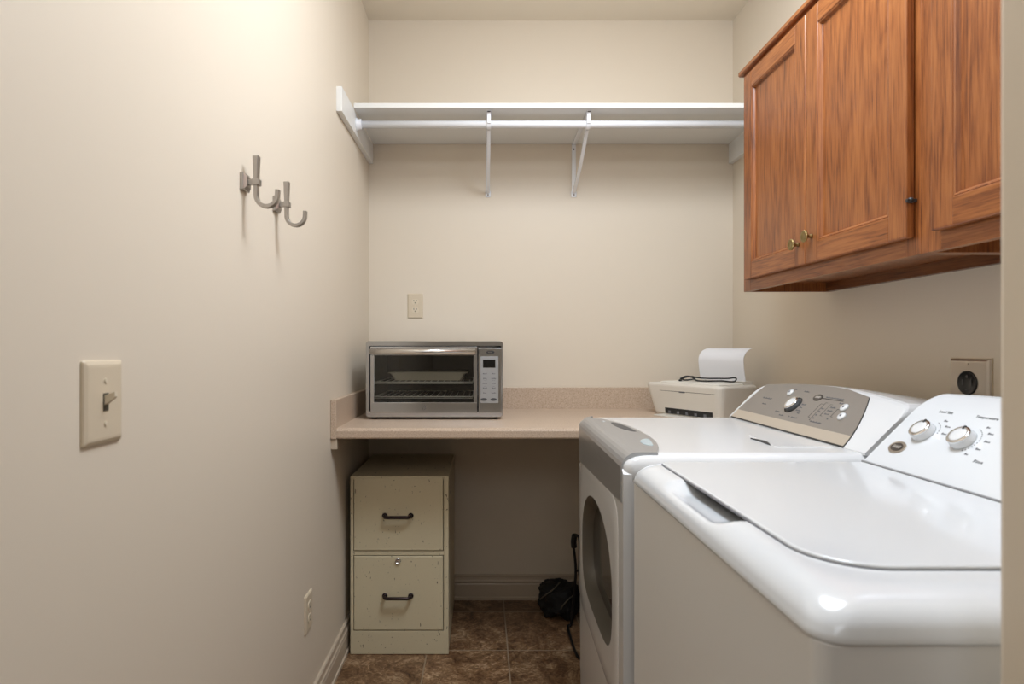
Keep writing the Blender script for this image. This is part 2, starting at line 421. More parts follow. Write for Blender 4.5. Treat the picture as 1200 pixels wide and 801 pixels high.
# housing: mitred wrap-around shell open at the front
def ring(x0, x1, z0, z1, y, r=.012, seg=5): return [(a, y, b) for a, b in rpoly([(x0, z0, r), (x1, z0, r), (x1, z1, r), (x0, z1, r)], seg)]
MB().loft([ring(x0 + .006, x1 - .006, zb + .004, zt - .004, YOB), ring(x0, x1, zb, zt, YOB - .006), ring(x0, x1, zb, zt, Yo + .002), ring(x0 + .002, x1 - .002, zb + .002, zt - .002, Yo),
           ring(x0 + .014, x1 - .006, zb + .022, zt - .018, Yo, .006), ring(x0 + .014, x1 - .006, zb + .022, zt - .018, Yo + .02, .006)], True, False, smooth=False)\
    .add(ring(x0 + .006, x1 - .006, zb + .004, zt - .004, YOB), [tuple(range(24))]).build('housing', M['steel'], t)
# cavity liner
cx0, cx1, cz0, cz1 = ox(437), ox(555.5), oz(481), oz(412)
mb = MB()
mb.box(cx0 - .004, cx0, Yo + .012, YOB - .03, cz0, cz1).box(cx1, cx1 + .004, Yo + .012, YOB - .03, cz0, cz1).box(cx0, cx1, Yo + .012, YOB - .03, cz0 - .004, cz0).box(cx0, cx1, Yo + .012, YOB - .03, cz1, cz1 + .004).box(cx0 - .004, cx1 + .004, YOB - .034, YOB - .03, cz0, cz1)
mb.build('cavity', M['cavity'], t)
# door
dx0, dx1, dz0, dz1 = ox(434.3), ox(559.3), oz(483.2), oz(405.8)
gx0, gx1, gz0, gz1 = ox(439), ox(555), oz(471), oz(416.2)
d = MB().box(dx0, dx1, Yo - .008, Yo + .006, dz0, gz0, .002).box(dx0, dx1, Yo - .008, Yo + .006, gz1, dz1, .002).box(dx0, gx0, Yo - .0075, Yo + .006, gz0 - .001, gz1 + .001, .0015).box(gx1, dx1, Yo - .0075, Yo + .006, gz0 - .001, gz1 + .001, .0015).build('door', M['steel'], t)
MB().box(gx0 - .001, gx1 + .001, Yo - .003, Yo + .001, gz0 - .001, gz1 + .001).build('glass_pane', M['oglass'], d)
hx0, hx1, hz = ox(435), ox(557.5), oz(411.8)
MB().tube([(hx0, Yo - .034, hz), (hx1, Yo - .034, hz)], .0115, 20).box(hx0 + .004, hx0 + .02, Yo - .034, Yo - .007, hz - .008, hz + .008, .002).box(hx1 - .02, hx1 - .004, Yo - .034, Yo - .007, hz - .008, hz + .008, .002).build('door_handle', M['steel2'], d)
bx, bz = ox(497), oz(477)
mb = MB()
mb.tube([(bx - .006, Yo - .0085, bz - .010), (bx + .001, Yo - .0085, bz + .009), (bx + .008, Yo - .0085, bz + .006), (bx + .003, Yo - .0085, bz), (bx + .008, Yo - .0085, bz - .004), (bx - .001, Yo - .0085, bz - .010)], .0009, 6)
mb.build('etched_emblem', M['ink'], d)
# control panel
px0, px1 = ox(560.8), ox(588)
p = MB().box(px0, px1, Yo - .006, Yo + .006, oz(483.5), oz(407.3), .002).build('control_panel', M['steel'], t)
MB().box(ox(563), ox(584), Yo - .0075, Yo - .005, oz(471.8), oz(417.5), .0008).build('keypad', M['satin'], p)
MB().box(ox(566), ox(580.5), Yo - .0085, Yo - .007, oz(430.5), oz(421), .0005).build('display', M['display'], p)
def yface(x, y, z): return lambda u, v, w: (x + u, y - w, z + v)
mb = MB()
mb.prism([(.0165 * math.cos(a), .0065 * math.sin(a)) for a in [2 * PI * k / 28 for k in range(28)]], yface(ox(574.5), Yo - .0055, oz(412.5)), 0, .0015)
mb.build('oval_badge', M['ink2'], p)
MB().text('oster', .0085, yface(ox(574.5), Yo - .0072, oz(412.4))).build('badge_lettering', M['steel2'], p)
for cx in (567, 578.3):
    MB().prism([(.0125 * math.cos(a), .0055 * math.sin(a)) for a in [2 * PI * k / 24 for k in range(24)]], yface(ox(cx), Yo - .0065, oz(467.6)), 0, .0025).build('oval_button', M['greydark'], p)
mb = MB()
for r in range(5):
    for c in (568.3, 578.7): dashes(mb, yface(ox(c), Yo - .0076, oz(437.5 + r * 5.6)), 0, 0, .019 - .003 * ((r + int(c)) % 3), .0042)
for r in range(2):
    for c in (568.5, 578.5): mb.tube([(ox(c) + .007 * math.cos(a), Yo - .0076, oz(444 + r * 10) + .0055 * math.sin(a)) for a in [2 * PI * k / 12 for k in range(12)]], .0004, 4, closed=True)
mb.build('keypad_lettering', M['ink'], p)
for pyy in (447.6, 464.8):          # wire racks
    z = oz(pyy) - .004 * 0; mb = MB()
    ra, rb = cx0 + .006, cx1 - .006; ya, yb = Yo + .014, YOB - .05
    mb.tube([(ra, ya, z), (rb, ya, z)], .0028, 8).tube([(ra, yb, z), (rb, yb, z)], .0022, 8).tube([(ra, ya, z), (ra, yb, z)], .002, 8).tube([(rb, ya, z), (rb, yb, z)], .002, 8)
    mb.tube([(ra, ya - .003, z - .006), (rb, ya - .003, z - .006)], .0012, 6)
    for k in range(15):
        x = ra + (rb - ra) * (k + .5) / 15; mb.tube([(x, ya - .002, z + .0015), (x, yb, z + .0015)], .0013, 6)
    mb.build('rack', M['wire'], t)
for fx in (x0 + .03, x1 - .03):
    for fy in (Yo + .03, YOB - .05): MB().lathe([(.012, 0), (.013, .004), (.011, zb - .8978)], (fx, fy, .898), (0, 0, 1), 16).build('foot', M['black'], t)
# baking pan on the upper rack
pz = oz(447.6) + .0035; pa, pb = ox(454), ox(546); yA, yB = Yo + .045, Yo + .26
mb = MB()
def rr(x0, x1, y0, y1, z, r=.012): return [(a, b, z) for a, b in rpoly([(x0, y0, r), (x1, y0, r), (x1, y1, r), (x0, y1, r)], 4)]
mb.loft([rr(pa + .02, pb - .02, yA + .02, yB - .02, pz), rr(pa + .002, pb - .002, yA + .002, yB - .002, pz + .030), rr(pa - .006, pb + .006, yA - .006, yB + .006, pz + .031), rr(pa - .006, pb + .006, yA - .006, yB + .006, pz + .033),
         rr(pa + .004, pb - .004, yA + .004, yB - .004, pz + .032), rr(pa + .022, pb - .022, yA + .022, yB - .022, pz + .002)], True, True, smooth=False)
tag(mb.build('baking_pan', M['pan'], origin=((pa + pb) / 2, (yA + yB) / 2, pz)), 'shallow dull aluminium baking pan on the upper rack inside the toaster oven', 'pan')

# ------------------------------------------------------------------ file cabinet
Yc = 2.270; sc_ = F / Yc
fx0, fx1, fzt = (410.5 - PX) / sc_, (525.6 - PX) / sc_, .687
t = thing('file_cabinet', 'worn putty coloured two drawer metal file cabinet under the counter', 'file cabinet', ((fx0 + fx1) / 2, 2.5, 0))
def fz(py): return H - (py - PY) / sc_
mb = MB().box(fx0, fx1, Yc + .034, 2.752, .004, fzt, .002)
e = .0165
mb.box(fx0, fx0 + .012, Yc, Yc + .036, .002, fzt, .0015).box(fx1 - .018, fx1, Yc, Yc + .036, .002, fzt, .0015).box(fx0 + .011, fx1 - .017, Yc, Yc + .036, fzt - .013, fzt, .0015)
mb.box(fx0 + .011, fx1 - .017, Yc + .001, Yc + .036, fz(650.5), fz(645.6), .001).box(fx0 + .011, fx1 - .017, Yc, Yc + .036, .002, fz(738.8), .0015)
mb.build('body', M['file'], t)
for k, (a, b, hz, lock) in enumerate(((558.8, 645, 603.5, False), (651, 738, 697.3, True))):
    dr = MB().box(fx0 + .0145, fx1 - .0208, Yc - .002, Yc + .014, fz(b) + .001, fz(a) - .001, .003, 3).build('drawer', M['file'], t)
    hx = (466.3 - PX) / sc_; z = fz(hz); hw = .050
    pts = [(hx - hw, Yc - .003, z), (hx - hw, Yc - .018, z), (hx - hw + .003, Yc - .026, z), (hx - hw + .011, Yc - .030, z), (hx + hw - .011, Yc - .030, z), (hx + hw - .003, Yc - .026, z), (hx + hw, Yc - .018, z), (hx + hw, Yc - .003, z)]
    MB().tube(pts, .0062, 12).lathe([(.0105, 0), (.0105, .003), (.007, .006)], (hx - hw, Yc - .003, z), (0, -1, 0), 16).lathe([(.0105, 0), (.0105, .003), (.007, .006)], (hx + hw, Yc - .003, z), (0, -1, 0), 16).build('drawer_handle', M['bronze'], dr)
    if lock:
        z = fz(656.5)
        lk = MB().lathe([(.0125, 0), (.0125, .003), (.0105, .005), (.0085, .005), (.0085, .004), (0, .004)], ((466.5 - PX) / sc_, Yc - .004, z), (0, -1, 0), 24).box((466.5 - PX) / sc_ - .001, (466.5 - PX) / sc_ + .001, Yc - .0088, Yc - .006, z - .005, z + .005).build('lock', M['chrome'], dr)

# ------------------------------------------------------------------ washing machine
WX, WY0, WY1, WXB = .3125, .546, 1.235, 1.085
t = thing('washing_machine', 'white top loading washing machine nearest the camera, with two round knobs', 'washing machine', (.7, .89, 0))
MB().slab(rpoly([(WX + .002, WY0 + .002, .018), (WXB, WY0 + .002, .018), (WXB, WY1 - .002, .018), (WX + .002, WY1 - .002, .018)]), .025, .904, .002).build('body', M['bodyside'], t)
for x in (WX + .06, WXB - .06):
    for y in (WY0 + .06, WY1 - .06): MB().lathe([(.022, 0), (.024, .006), (.012, .012), (.01, .03)], (x, y, 0), (0, 0, 1), 16).build('levelling_foot', M['black'], t)
# work surface with rolled rim and finger scoop
def rect_ring(x0, y0, x1, y1, r, z, nx=26, ny=96, nc=8):
    P = []
    r = max(r, 1e-4)
    def side(a, b, n):
        for k in range(n): P.append((a[0] + (b[0] - a[0]) * k / n, a[1] + (b[1] - a[1]) * k / n))
    def corner(cx, cy, a0):
        for k in range(nc): a = a0 + PI / 2 * k / nc; P.append((cx + r * math.cos(a), cy + r * math.sin(a)))
    side((x0 + r, y0), (x1 - r, y0), nx); corner(x1 - r, y0 + r, -PI / 2)
    side((x1, y0 + r), (x1, y1 - r), ny); corner(x1 - r, y1 - r, 0)
    side((x1 - r, y1), (x0 + r, y1), nx); corner(x0 + r, y1 - r, PI / 2)
    side((x0, y1 - r), (x0, y0 + r), ny); corner(x0 + r, y0 + r, PI)
    return [(x, y, z) for x, y in P]
ZR = .944
rings = [rect_ring(WX + .004, WY0 + .004, WXB, WY1 - .004, .026, .9035), rect_ring(WX - .001, WY0 - .001, WXB, WY1 + .001, .03, .9045), rect_ring(WX - .0015, WY0 - .0015, WXB, WY1 + .0015, .03, .908)]
for i in range(1, 13):
    a = PI / 2 * i / 12; c = 1 - math.cos(a)
    rings.append(rect_ring(WX + .044 * c, WY0 + .050 * c, WXB - .01 * c, WY1 - .022 * c, .03 + .022 * c, .908 + (ZR - .908) * math.sin(a)))
for i in range(1, 13):
    k = i / 12; rings.append(rect_ring(WX + .044 + .050 * k, WY0 + .050 + .06 * k, WXB - .01 - .05 * k, WY1 - .022 - .04 * k, .05, ZR))
def scoop(p):
    x, y, z = p
    m = sm(.800, .862, y) * (1 - sm(1.005, 1.065, y)) * sm(WX + .002, WX + .026, x)
    return (x, y, z + (min(z, .927) - z) * m) if x < .5 else p
rings = [[scoop(p) for p in r] for r in rings]
MB().loft(rings, True, False, smooth=True).add(rings[-1], [tuple(range(len(rings[-1])))]).build('work_surface', M['enamel'], t)
lid = [(.365, .628, .075), (.7795, .628, .01), (.7795, 1.205, .01), (.365, 1.205, .018)]
MB().slab(rpoly(lid, 12), .9446, .9485, .003, 4).build('lid', M['enamel'], t)
MB().slab(inset(rpoly(lid, 12), -.0030), .9436, .9449, .0003, 1).build('lid_gasket', M['ink'], t)
MB().box(.7802, .7866, .632, 1.212, .9449, .9502, .0006).build('lid_seam', M['seam'], t)
# console, 45 degree face
def console(Y0, Y1, xb, zb, tm, rc, arch, Xback, mname, parent, zbase):
    S = []; n = 40
    ys = []
    for i in range(n + 1):
        k = i / n; ys.append(Y0 + (Y1 - Y0) * (.5 - .5 * math.cos(PI * k)))
    for y in ys:
        d = min(y - Y0, Y1 - y)
        tt = tm - arch * ((y - (Y0 + Y1) / 2) / ((Y1 - Y0) / 2)) ** 2
        if d < rc: tt -= rc - math.sqrt(max(0, rc * rc - (rc - d) ** 2))
        P = [(xb, y, zbase), (xb, y, zb)]
        for k in (.15, .5, .85): P.append((xb + tt * k, y, zb + tt * k))
        P += [(xb + tt - .008, y, zb + tt - .008), (xb + tt - .0015, y, zb + tt - .0025), (xb + tt + .006, y, zb + tt), (xb + tt + .04, y, zb + tt - .002), (Xback, y, zb + tt * .86), (Xback, y, zbase)]
        S.append(P)
    return MB().loft(S, True, True, smooth=False).build('console', mname, parent)
cons = console(.562, 1.217, .785, .945, .149, .034, .006, WXB - .015, M['enamel'], t, .9448)
R2 = math.sqrt(.5)
def face(xb, zb, y, tt, lift=0):
    """frame on a 45 degree console face: u to the right (towards the camera), v up the slope, w out"""
    return lambda u, v, w: (xb + tt + (v - w - lift) * R2, y - u, zb + tt + (v + w + lift) * R2)
def knob(xb, zb, y, tt, r, h, parent, body, cap, tick=True):
    fr = face(xb, zb, y, tt); o = fr(0, 0, 0); ax = (-R2, 0, R2)
    k = MB().lathe([(r * 1.04, 0), (r * 1.04, .003), (r, .004), (r * .97, h * .75), (r * .93, h * .8)], o, ax, 40).build('knob', body, parent)
    MB().lathe([(r * .93, h * .72), (r * .97, h * .8), (r * .95, h * .92), (r * .80, h), (r * .72, h * .97)], o, ax, 40).build('chrome_ring', M['chrome'], k)
    MB().lathe([(r * .76, h * .9), (r * .76, h * .965), (r * .5, h * .99), (0, h)], o, ax, 40).build('cap', cap, k)
    if tick: MB().prism([(-.002, r * .62), (.002, r * .62), (.002, r * .97), (-.002, r * .97)], fr, h * .93, h * 1.02).build('pointer', M['ink2'], k)
    return k
for y in (1.1405, 1.047):
    knob(.785, .945, y, .0715, .0215, .0165, cons, M['enamel'], M['enamel2'])
mb = MB(); F_ = lambda y, tt, l=.0001: face(.785, .945, y, tt, l)
mb.text('Load Size', .0088, F_(1.137, .1115)).text('Temperature', .0088, F_(1.045, .1115)).text('Rinse', .0088, F_(.985, .045))
mb.build('heading_lettering', M['ink2'], cons)
mb = MB()
for y, words in ((1.1405, (.010, .013, .012, 0, 0)), (1.047, (.008, .012, .012, .011, .008))):
    fr = face(.785, .945, y, .073, .0001)
    for k in range(5):
        a = math.radians(62 - 28 * k); w = words[k]
        if w: dashes(mb, fr, .0415 * math.cos(a) + .003, .0385 * math.sin(a), w, .0040)
    for k in range(26 if y < 1.1 else 14):
        a0 = math.radians(70 - 5.2 * k)
        if k % 2 == 0: mb.prism([(.0275 * math.cos(a0), .0275 * math.sin(a0)), (.0275 * math.cos(a0 - .07), .0275 * math.sin(a0 - .07)), (.0295 * math.cos(a0 - .07), .0295 * math.sin(a0 - .07)), (.0295 * math.cos(a0), .0295 * math.sin(a0))][::-1], fr, 0, .0003)
mb.build('dial_markings', M['ink'], cons)
def oval(a, b, n=32): return [(a * math.cos(2 * PI * k / n), b * math.sin(2 * PI * k / n)) for k in range(n)]
fr = face(.785, .945, 1.167, .0385)
bd = MB().prism(oval(.0205, .0150), fr, -.0005, .002).build('badge', M['steelplate'], cons)
mb = MB().prism(oval(.0150, .0102), fr, .002, .0026); mb.build('badge_field', M['badgedark'], bd)
mb = MB()
for k in range(4):
    cx = -.0075 + .005 * k
    mb.tube([fr(cx + .0028 * math.cos(a) * (1 - a / 14), .0045 * math.sin(a) * (1 - a / 14), .0028) for a in [j * .6 for j in range(13)]], .00055, 5)
mb.build('badge_scrolls', M['badge'], bd)

# ------------------------------------------------------------------ clothes dryer
DY0, DY1, DXB, ZD = 1.249, 1.945, 1.09, .955
def xf(y):
    x = .2995 + .0165 * (y - DY0) / .68
    r = .05
    if y > DY1 - r: x += r - math.sqrt(max(0, r * r - (y - DY1 + r) ** 2))
    return x
t = thing('clothes_dryer', 'white front loading clothes dryer with grey fascia, between the washing machine and the counter', 'clothes dryer', (.7, 1.6, 0))
MB().box(.350, DXB, DY0 + .002, DY1 - .002, .025, .929, .004).build('body', M['enamel2'], t)
for x in (.42, DXB - .06):
    for y in (DY0 + .06, DY1 - .06): MB().lathe([(.022, 0), (.024, .006), (.012, .012), (.01, .03)], (x, y, 0), (0, 0, 1), 16).build('levelling_foot', M['black'], t)
# top slab with a rolled edge
def dring(ix, iy0, iy1, ixb, r, z):
    P = rect_ring(.302 + ix, DY0 + iy0, DXB - ixb, DY1 - iy1, r, z, 30, 40, 8)
    Q = []
    for x, y, z in P:
        k = max(0, 1 - (x - .302) / .12); Q.append((x + (xf(min(y, 1.9)) - .302) * k, y, z))
    return Q
rings = [dring(.003, .002, .002, 0, .022, .895), dring(0, 0, 0, 0, .024, .897), dring(0, 0, 0, 0, .024, .922)]
for i in range(1, 10):
    a = PI / 2 * i / 9; c = 1 - math.cos(a); rings.append(dring(.036 * c, .028 * c, .028 * c, .006 * c, .024 + .02 * c, .924 + (ZD - .924) * math.sin(a)))
MB().loft(rings, True, False, smooth=True).add(rings[-1], [tuple(range(len(rings[-1])))]).build('top_panel', M['enamel2'], t)
# front panel, door, window: rings about the door centre
yc, zc = 1.600, .605; NA = 96
DIRS = [(math.cos(2 * PI * k / NA), math.sin(2 * PI * k / NA)) for k in range(NA)]
def ray_rect(y0, y1, z0, z1, dx, o=.0):
    P = []
    for c, s in DIRS:
        k = 1e9
        if c > 1e-9: k = min(k, (y1 - yc) / c)
        if c < -1e-9: k = min(k, (y0 - yc) / c)
        if s > 1e-9: k = min(k, (z1 - zc) / s)
        if s < -1e-9: k = min(k, (z0 - zc) / s)
        y, z = yc + c * k, zc + s * k; P.append((xf(y) + dx, y, z))
    return P
def sup(ay, az, n, dx, cz=zc, cy=yc, ew=1.0):
    P = []
    for c, s in DIRS:
        m = n if not isinstance(n, tuple) else (n[0] if s > 0 else n[1])
        k = (abs(c / ay) ** m + abs(s / az) ** m) ** (-1 / m); y, z = cy + c * k, cz + s * k; P.append((xf(y) + dx, y, z))
    return P
DA, DB = .301, .238
outer = ray_rect(DY0 + .0005, DY1, .11, .93, 0)
dout = sup(DA + .002, DB + .002, 9, 0)
def mixr(a, b, k):
    R = []
    for p, q in zip(a, b):
        y = p[1] + (q[1] - p[1]) * k; z = p[2] + (q[2] - p[2]) * k; R.append((xf(y), y, z))
    return R
back = [(.352, y, z) for x, y, z in outer]
rings = [back, outer] + [mixr(outer, dout, k) for k in (.1, .2, .35, .5, .75, 1)] + [[(x + .010, y, z) for x, y, z in dout]]
MB().loft(rings, True, False, smooth=False).build('front_panel', M['enamel2'], t)
# toe panel
mb = MB(); S = []
for i in range(15):
    y = DY0 + .0005 + (DY1 - DY0 - .001) * i / 14; S.append([(xf(y) + .006, y, .03), (xf(y) + .006, y, .1095), (.352, y, .1095), (.352, y, .03)])
mb.loft(S, True, True, smooth=False).build('toe_panel', M['enamel2'], t)
door_rings = [sup(DA, DB, 9, .010), sup(DA, DB, 9, -.0002), sup(DA - .003, DB - .003, 9, -.0012), sup(.265, .200, 5, -.0016)]
wz = .609
win0 = sup(.236, .160, (2.1, 4.0), -.0016, zc + .003); win1 = sup(.233, .157, (2.1, 4.0), .0005, zc + .003); win2 = sup(.205, .130, (2.1, 3.6), .026, zc + .003)
d = MB().loft(door_rings + [win0], True, False, smooth=True).build('door', M['enamel2'], t)
MB().loft([win0, win1, win2, [(x + .004, y, z) for x, y, z in win2]], True, False, smooth=True).build('window_bezel', M['bezel'], d)
gl = [(x + .002, y, z) for x, y, z in win2]
gi = [(xf(yc) + .020, yc, zc)]
MB().loft([gl, [(x - .004 - .006 * 0, yc + (y - yc) * .6, zc + (z - zc) * .6) for x, y, z in gl]], True, False, smooth=True).add([(x - .004, yc + (y - yc) * .6, zc + (z - zc) * .6) for x, y, z in gl], [tuple(range(NA))]).build('window_glass', M['dglass'], d)
for a, b in ((.72, .803), (.385, .496)):
    MB().box(.3225, .334, DY1 - .004, DY1 + .006, a, b, .002).build('edge_glint', M['enamel'], t)  # white strips added as the lit glint along the far front edge
# grey fascia with crescent top
S = []; n = 44
FY0, FY1 = DY0 + .014, DY1 - .010
for i in range(n + 1):
    y = FY0 + (FY1 - FY0) * i / n; k = (y - FY0) / (FY1 - FY0)
    xfr = xf(y) - .003
    xin = .352 + (.427 - .352) * max(0, (1 - abs(2 * (k - .46) / 1.08) ** 2.4))
    if y > 1.90: xin = min(xin, .352 - (y - 1.90) * .1)
    xin = max(xin, xfr + .03)
    zl = .848 - .034 * k - .012 * math.sin(PI * k) * 0
    P = [(xfr + .006, y, zl), (xfr, y, zl + .003), (xfr, y, .905)]
    rr_ = min(.036, xin - xfr - .004)
    endd = min(y - FY0, FY1 - y)
    zt = ZD + .0022 - (.016 if False else 0)
    for q in range(1, 8):
        a = PI / 2 * q / 7; P.append((xfr + .036 * (1 - math.cos(a)) if rr_ >= .036 else xfr + rr_ * (1 - math.cos(a)), y, .916 + (zt - .916) * math.sin(a)))
    P += [(xin, y, zt), (xin + .001, y, zt - .003), (xin, y, ZD - .012), (xfr + .02, y, .90), (xfr + .02, y, zl)]
    S.append(P)
fa = MB().loft(S, True, True, smooth=False).build('fascia', M['grey'], t)
def crescent(ya, yb, off, wid, z0, z1):
    P = []; Q = []
    for i in range(15):
        y = ya + (yb - ya) * i / 14; k = (y - FY0) / (FY1 - FY0)
        xi = .352 + (.427 - .352) * max(0, (1 - abs(2 * (k - .46) / 1.08) ** 2.4)) - off
        w = wid * math.sin(PI * (i + .5) / 15) ** .5
        P.append((xi, y)); Q.append((xi - w, y))
    return MB().prism(P + Q[::-1], lambda u, v, d: (u, v, d), z0, z1)
zt = ZD + .0022
crescent(1.58, 1.77, .012, .028, zt - .001, zt + .0006).build('dark_inlay', M['greydark'], fa)  # dark crescent inlay on the fascia top
crescent(1.35, 1.45, .012, .026, zt - .001, zt + .0006).build('blue_reflection', M['lens'], fa)  # inset coloured pale blue to stand for a reflection on the fascia
MB().lathe([(.005, 0), (.005, .001), (0, .0018)], (.372, 1.80, zt), (0, 0, 1), 14).build('indicator_dot', M['enamel'], fa)
# lint lid on the top
lint = rpoly([(.665, 1.335, .01), (.800, 1.335, .01), (.800, 1.535, .01), (.690, 1.535, .02)], 5)
ll = MB().slab(lint, ZD - .002, ZD + .0022, .0015, 2).build('lint_lid', M['enamel2'], t)
P = []
for i in range(13):
    k = i / 12; P.append((.668 + .012 * math.sin(PI * k), 1.365 + .10 * k))
Q = [(x - .010 * math.sin(PI * i / 12) - .0005, y) for i, (x, y) in enumerate(P)]
MB().prism(P + Q[::-1], lambda u, v, d: (u, v, d), ZD - .001, ZD + .003).build('finger_slot', M['ink2'], ll)
# console
CXB, CZB = .815, .957
dc = console(DY0 + .004, DY1 - .004, CXB, CZB, .121, .03, .020, DXB - .01, M['enamel2'], t, ZD - .003)
def dface(y, tt, l=.0): return face(CXB, CZB, y, tt, l)
# taupe panel and band, outline in (Y, t)
def side_y(tt, far):
    k = tt / .107
    return 1.926 - .026 * k ** 2 if far else 1.330 + .07 * k ** 1.6
def panel(t0, t1, n=14, arch=False):
    L = [(side_y(t0 + (t1 - t0) * i / n, False), t0 + (t1 - t0) * i / n) for i in range(n + 1)]
    Rr = [(side_y(t0 + (t1 - t0) * i / n, True), t0 + (t1 - t0) * i / n) for i in range(n, -1, -1)]
    mid = []
    if arch:
        ya, yb = L[-1][0], Rr[0][0]
        for i in range(1, 20): k = i / 20; y = ya + (yb - ya) * k; mid.append((y, min(.121 - .020 * ((y - 1.597) / .344) ** 2 - .001, t1 + .06 * min(k, 1 - k))))
    return L + mid + Rr
def pplace(y, tt, w): return (CXB + tt - w * R2, y, CZB + tt + w * R2)
pn = MB().prism(panel(.023, .106, arch=True), pplace, -.003, .0022).build('control_panel', M['taupe'], dc)
MB().prism(panel(.0015, .023), pplace, -.003, .0022).build('lower_band', M['champagne'], dc)
mb = MB().prism([(y + (0.0025 if y < 1.6 else -.0025) * -1, tt - .0008) for y, tt in panel(.0, .106, arch=True)], pplace, -.004, .0012); mb.build('panel_edge', M['ink2'], dc)
knob(CXB - .0022 * R2, CZB + .0022 * R2, 1.656, .062, .023, .013, pn, M['greydark'], M['enamel2'], False)
kfr = dface(1.656, .062, .0022)
MB().tube([kfr(.0275 * math.cos(a), .0275 * math.sin(a), .0006) for a in [2 * PI * k / 30 for k in range(30)]], .0016, 6, closed=True).build('knob_collar', M['ink2'], pn)
for y, tt in ((1.7246, .091), (1.442, .075), (1.422, .056)):
    fr = dface(y, tt, .0022); b_ = MB().lathe([(.0115, 0), (.0115, .003), (.0095, .0055), (0, .006)], fr(0, 0, 0), (-R2, 0, R2), 24).build('push_button', M['enamel2'], pn)
    MB().prism(oval(.003, .003, 12), fr, .0055, .0066).build('button_icon', M['ink'], b_)
fr = dface(1.581, .089, .0022)
bd = MB().prism(oval(.0185, .0115), fr, 0, .0016).build('badge', M['badgedark'], pn)
mb = MB()
for k in range(4):
    cx = -.0085 + .0057 * k
    mb.tube([fr(cx + .003 * math.cos(a) * (1 - a / 14), .005 * math.sin(a) * (1 - a / 14), .0018) for a in [j * .6 for j in range(13)]], .0005, 5)
mb.build('badge_scrolls', M['badge'], bd)
mb = MB()
mb.prism([(.02, -.001), (.11, -.001), (.11, .001), (.02, .001)], fr, 0, .0005)
mb.build('pinstripe', M['ink2'], pn)
mb = MB()
dashes(mb, fr, .068, .006, .075, .0042)
def lab(s, y, tt, sz=.0058): dashes(mb, dface(y, tt, .0023), 0, 0, len(s) * sz * .55, sz * .75)
lab('More Dry', 1.70, .040); lab('Less Dry', 1.665, .033); lab('Timed Dry', 1.60, .034); lab('Off', 1.625, .034); lab('Auto', 1.612, .060); lab('Sensor', 1.612, .068)
lab('Damp', 1.60, .046); lab('Very Dry', 1.61, .052); lab('Temp', 1.715, .102); lab('Delicate', 1.655, .1); lab('High', 1.52, .066); lab('Med', 1.52, .058); lab('Low', 1.52, .05); lab('Air', 1.52, .042)
lab('Wrinkle', 1.485, .072); lab('Prevent', 1.485, .064); lab('Signal', 1.485, .056); lab('On', 1.465, .046); lab('Start', 1.47, .084); lab('Loud', 1.475, .034); lab('Push to Start', 1.50, .034)
lab('Auto Moisture', 1.818, .068, .0075); lab('Sensing', 1.805, .052, .0065)
mb.build('panel_lettering', M['ink'], pn)
mb = MB()
for y, a, b in ((1.545, .042, .076), (1.53, .036, .080), (1.505, .050, .078), (1.463, .052, .07)):
    f = dface(y, 0, .0023); mb.prism([(-.0006, a / R2), (.0006, a / R2), (.0006, b / R2), (-.0006, b / R2)], f, 0, .0002)
    for v in (a, b): mb.prism([(-.0006, v / R2 - .0005), (.008, v / R2 - .0005), (.008, v / R2 + .0005), (-.0006, v / R2 + .0005)], f, 0, .0002)
mb.build('option_brackets', M['ink2'], pn)

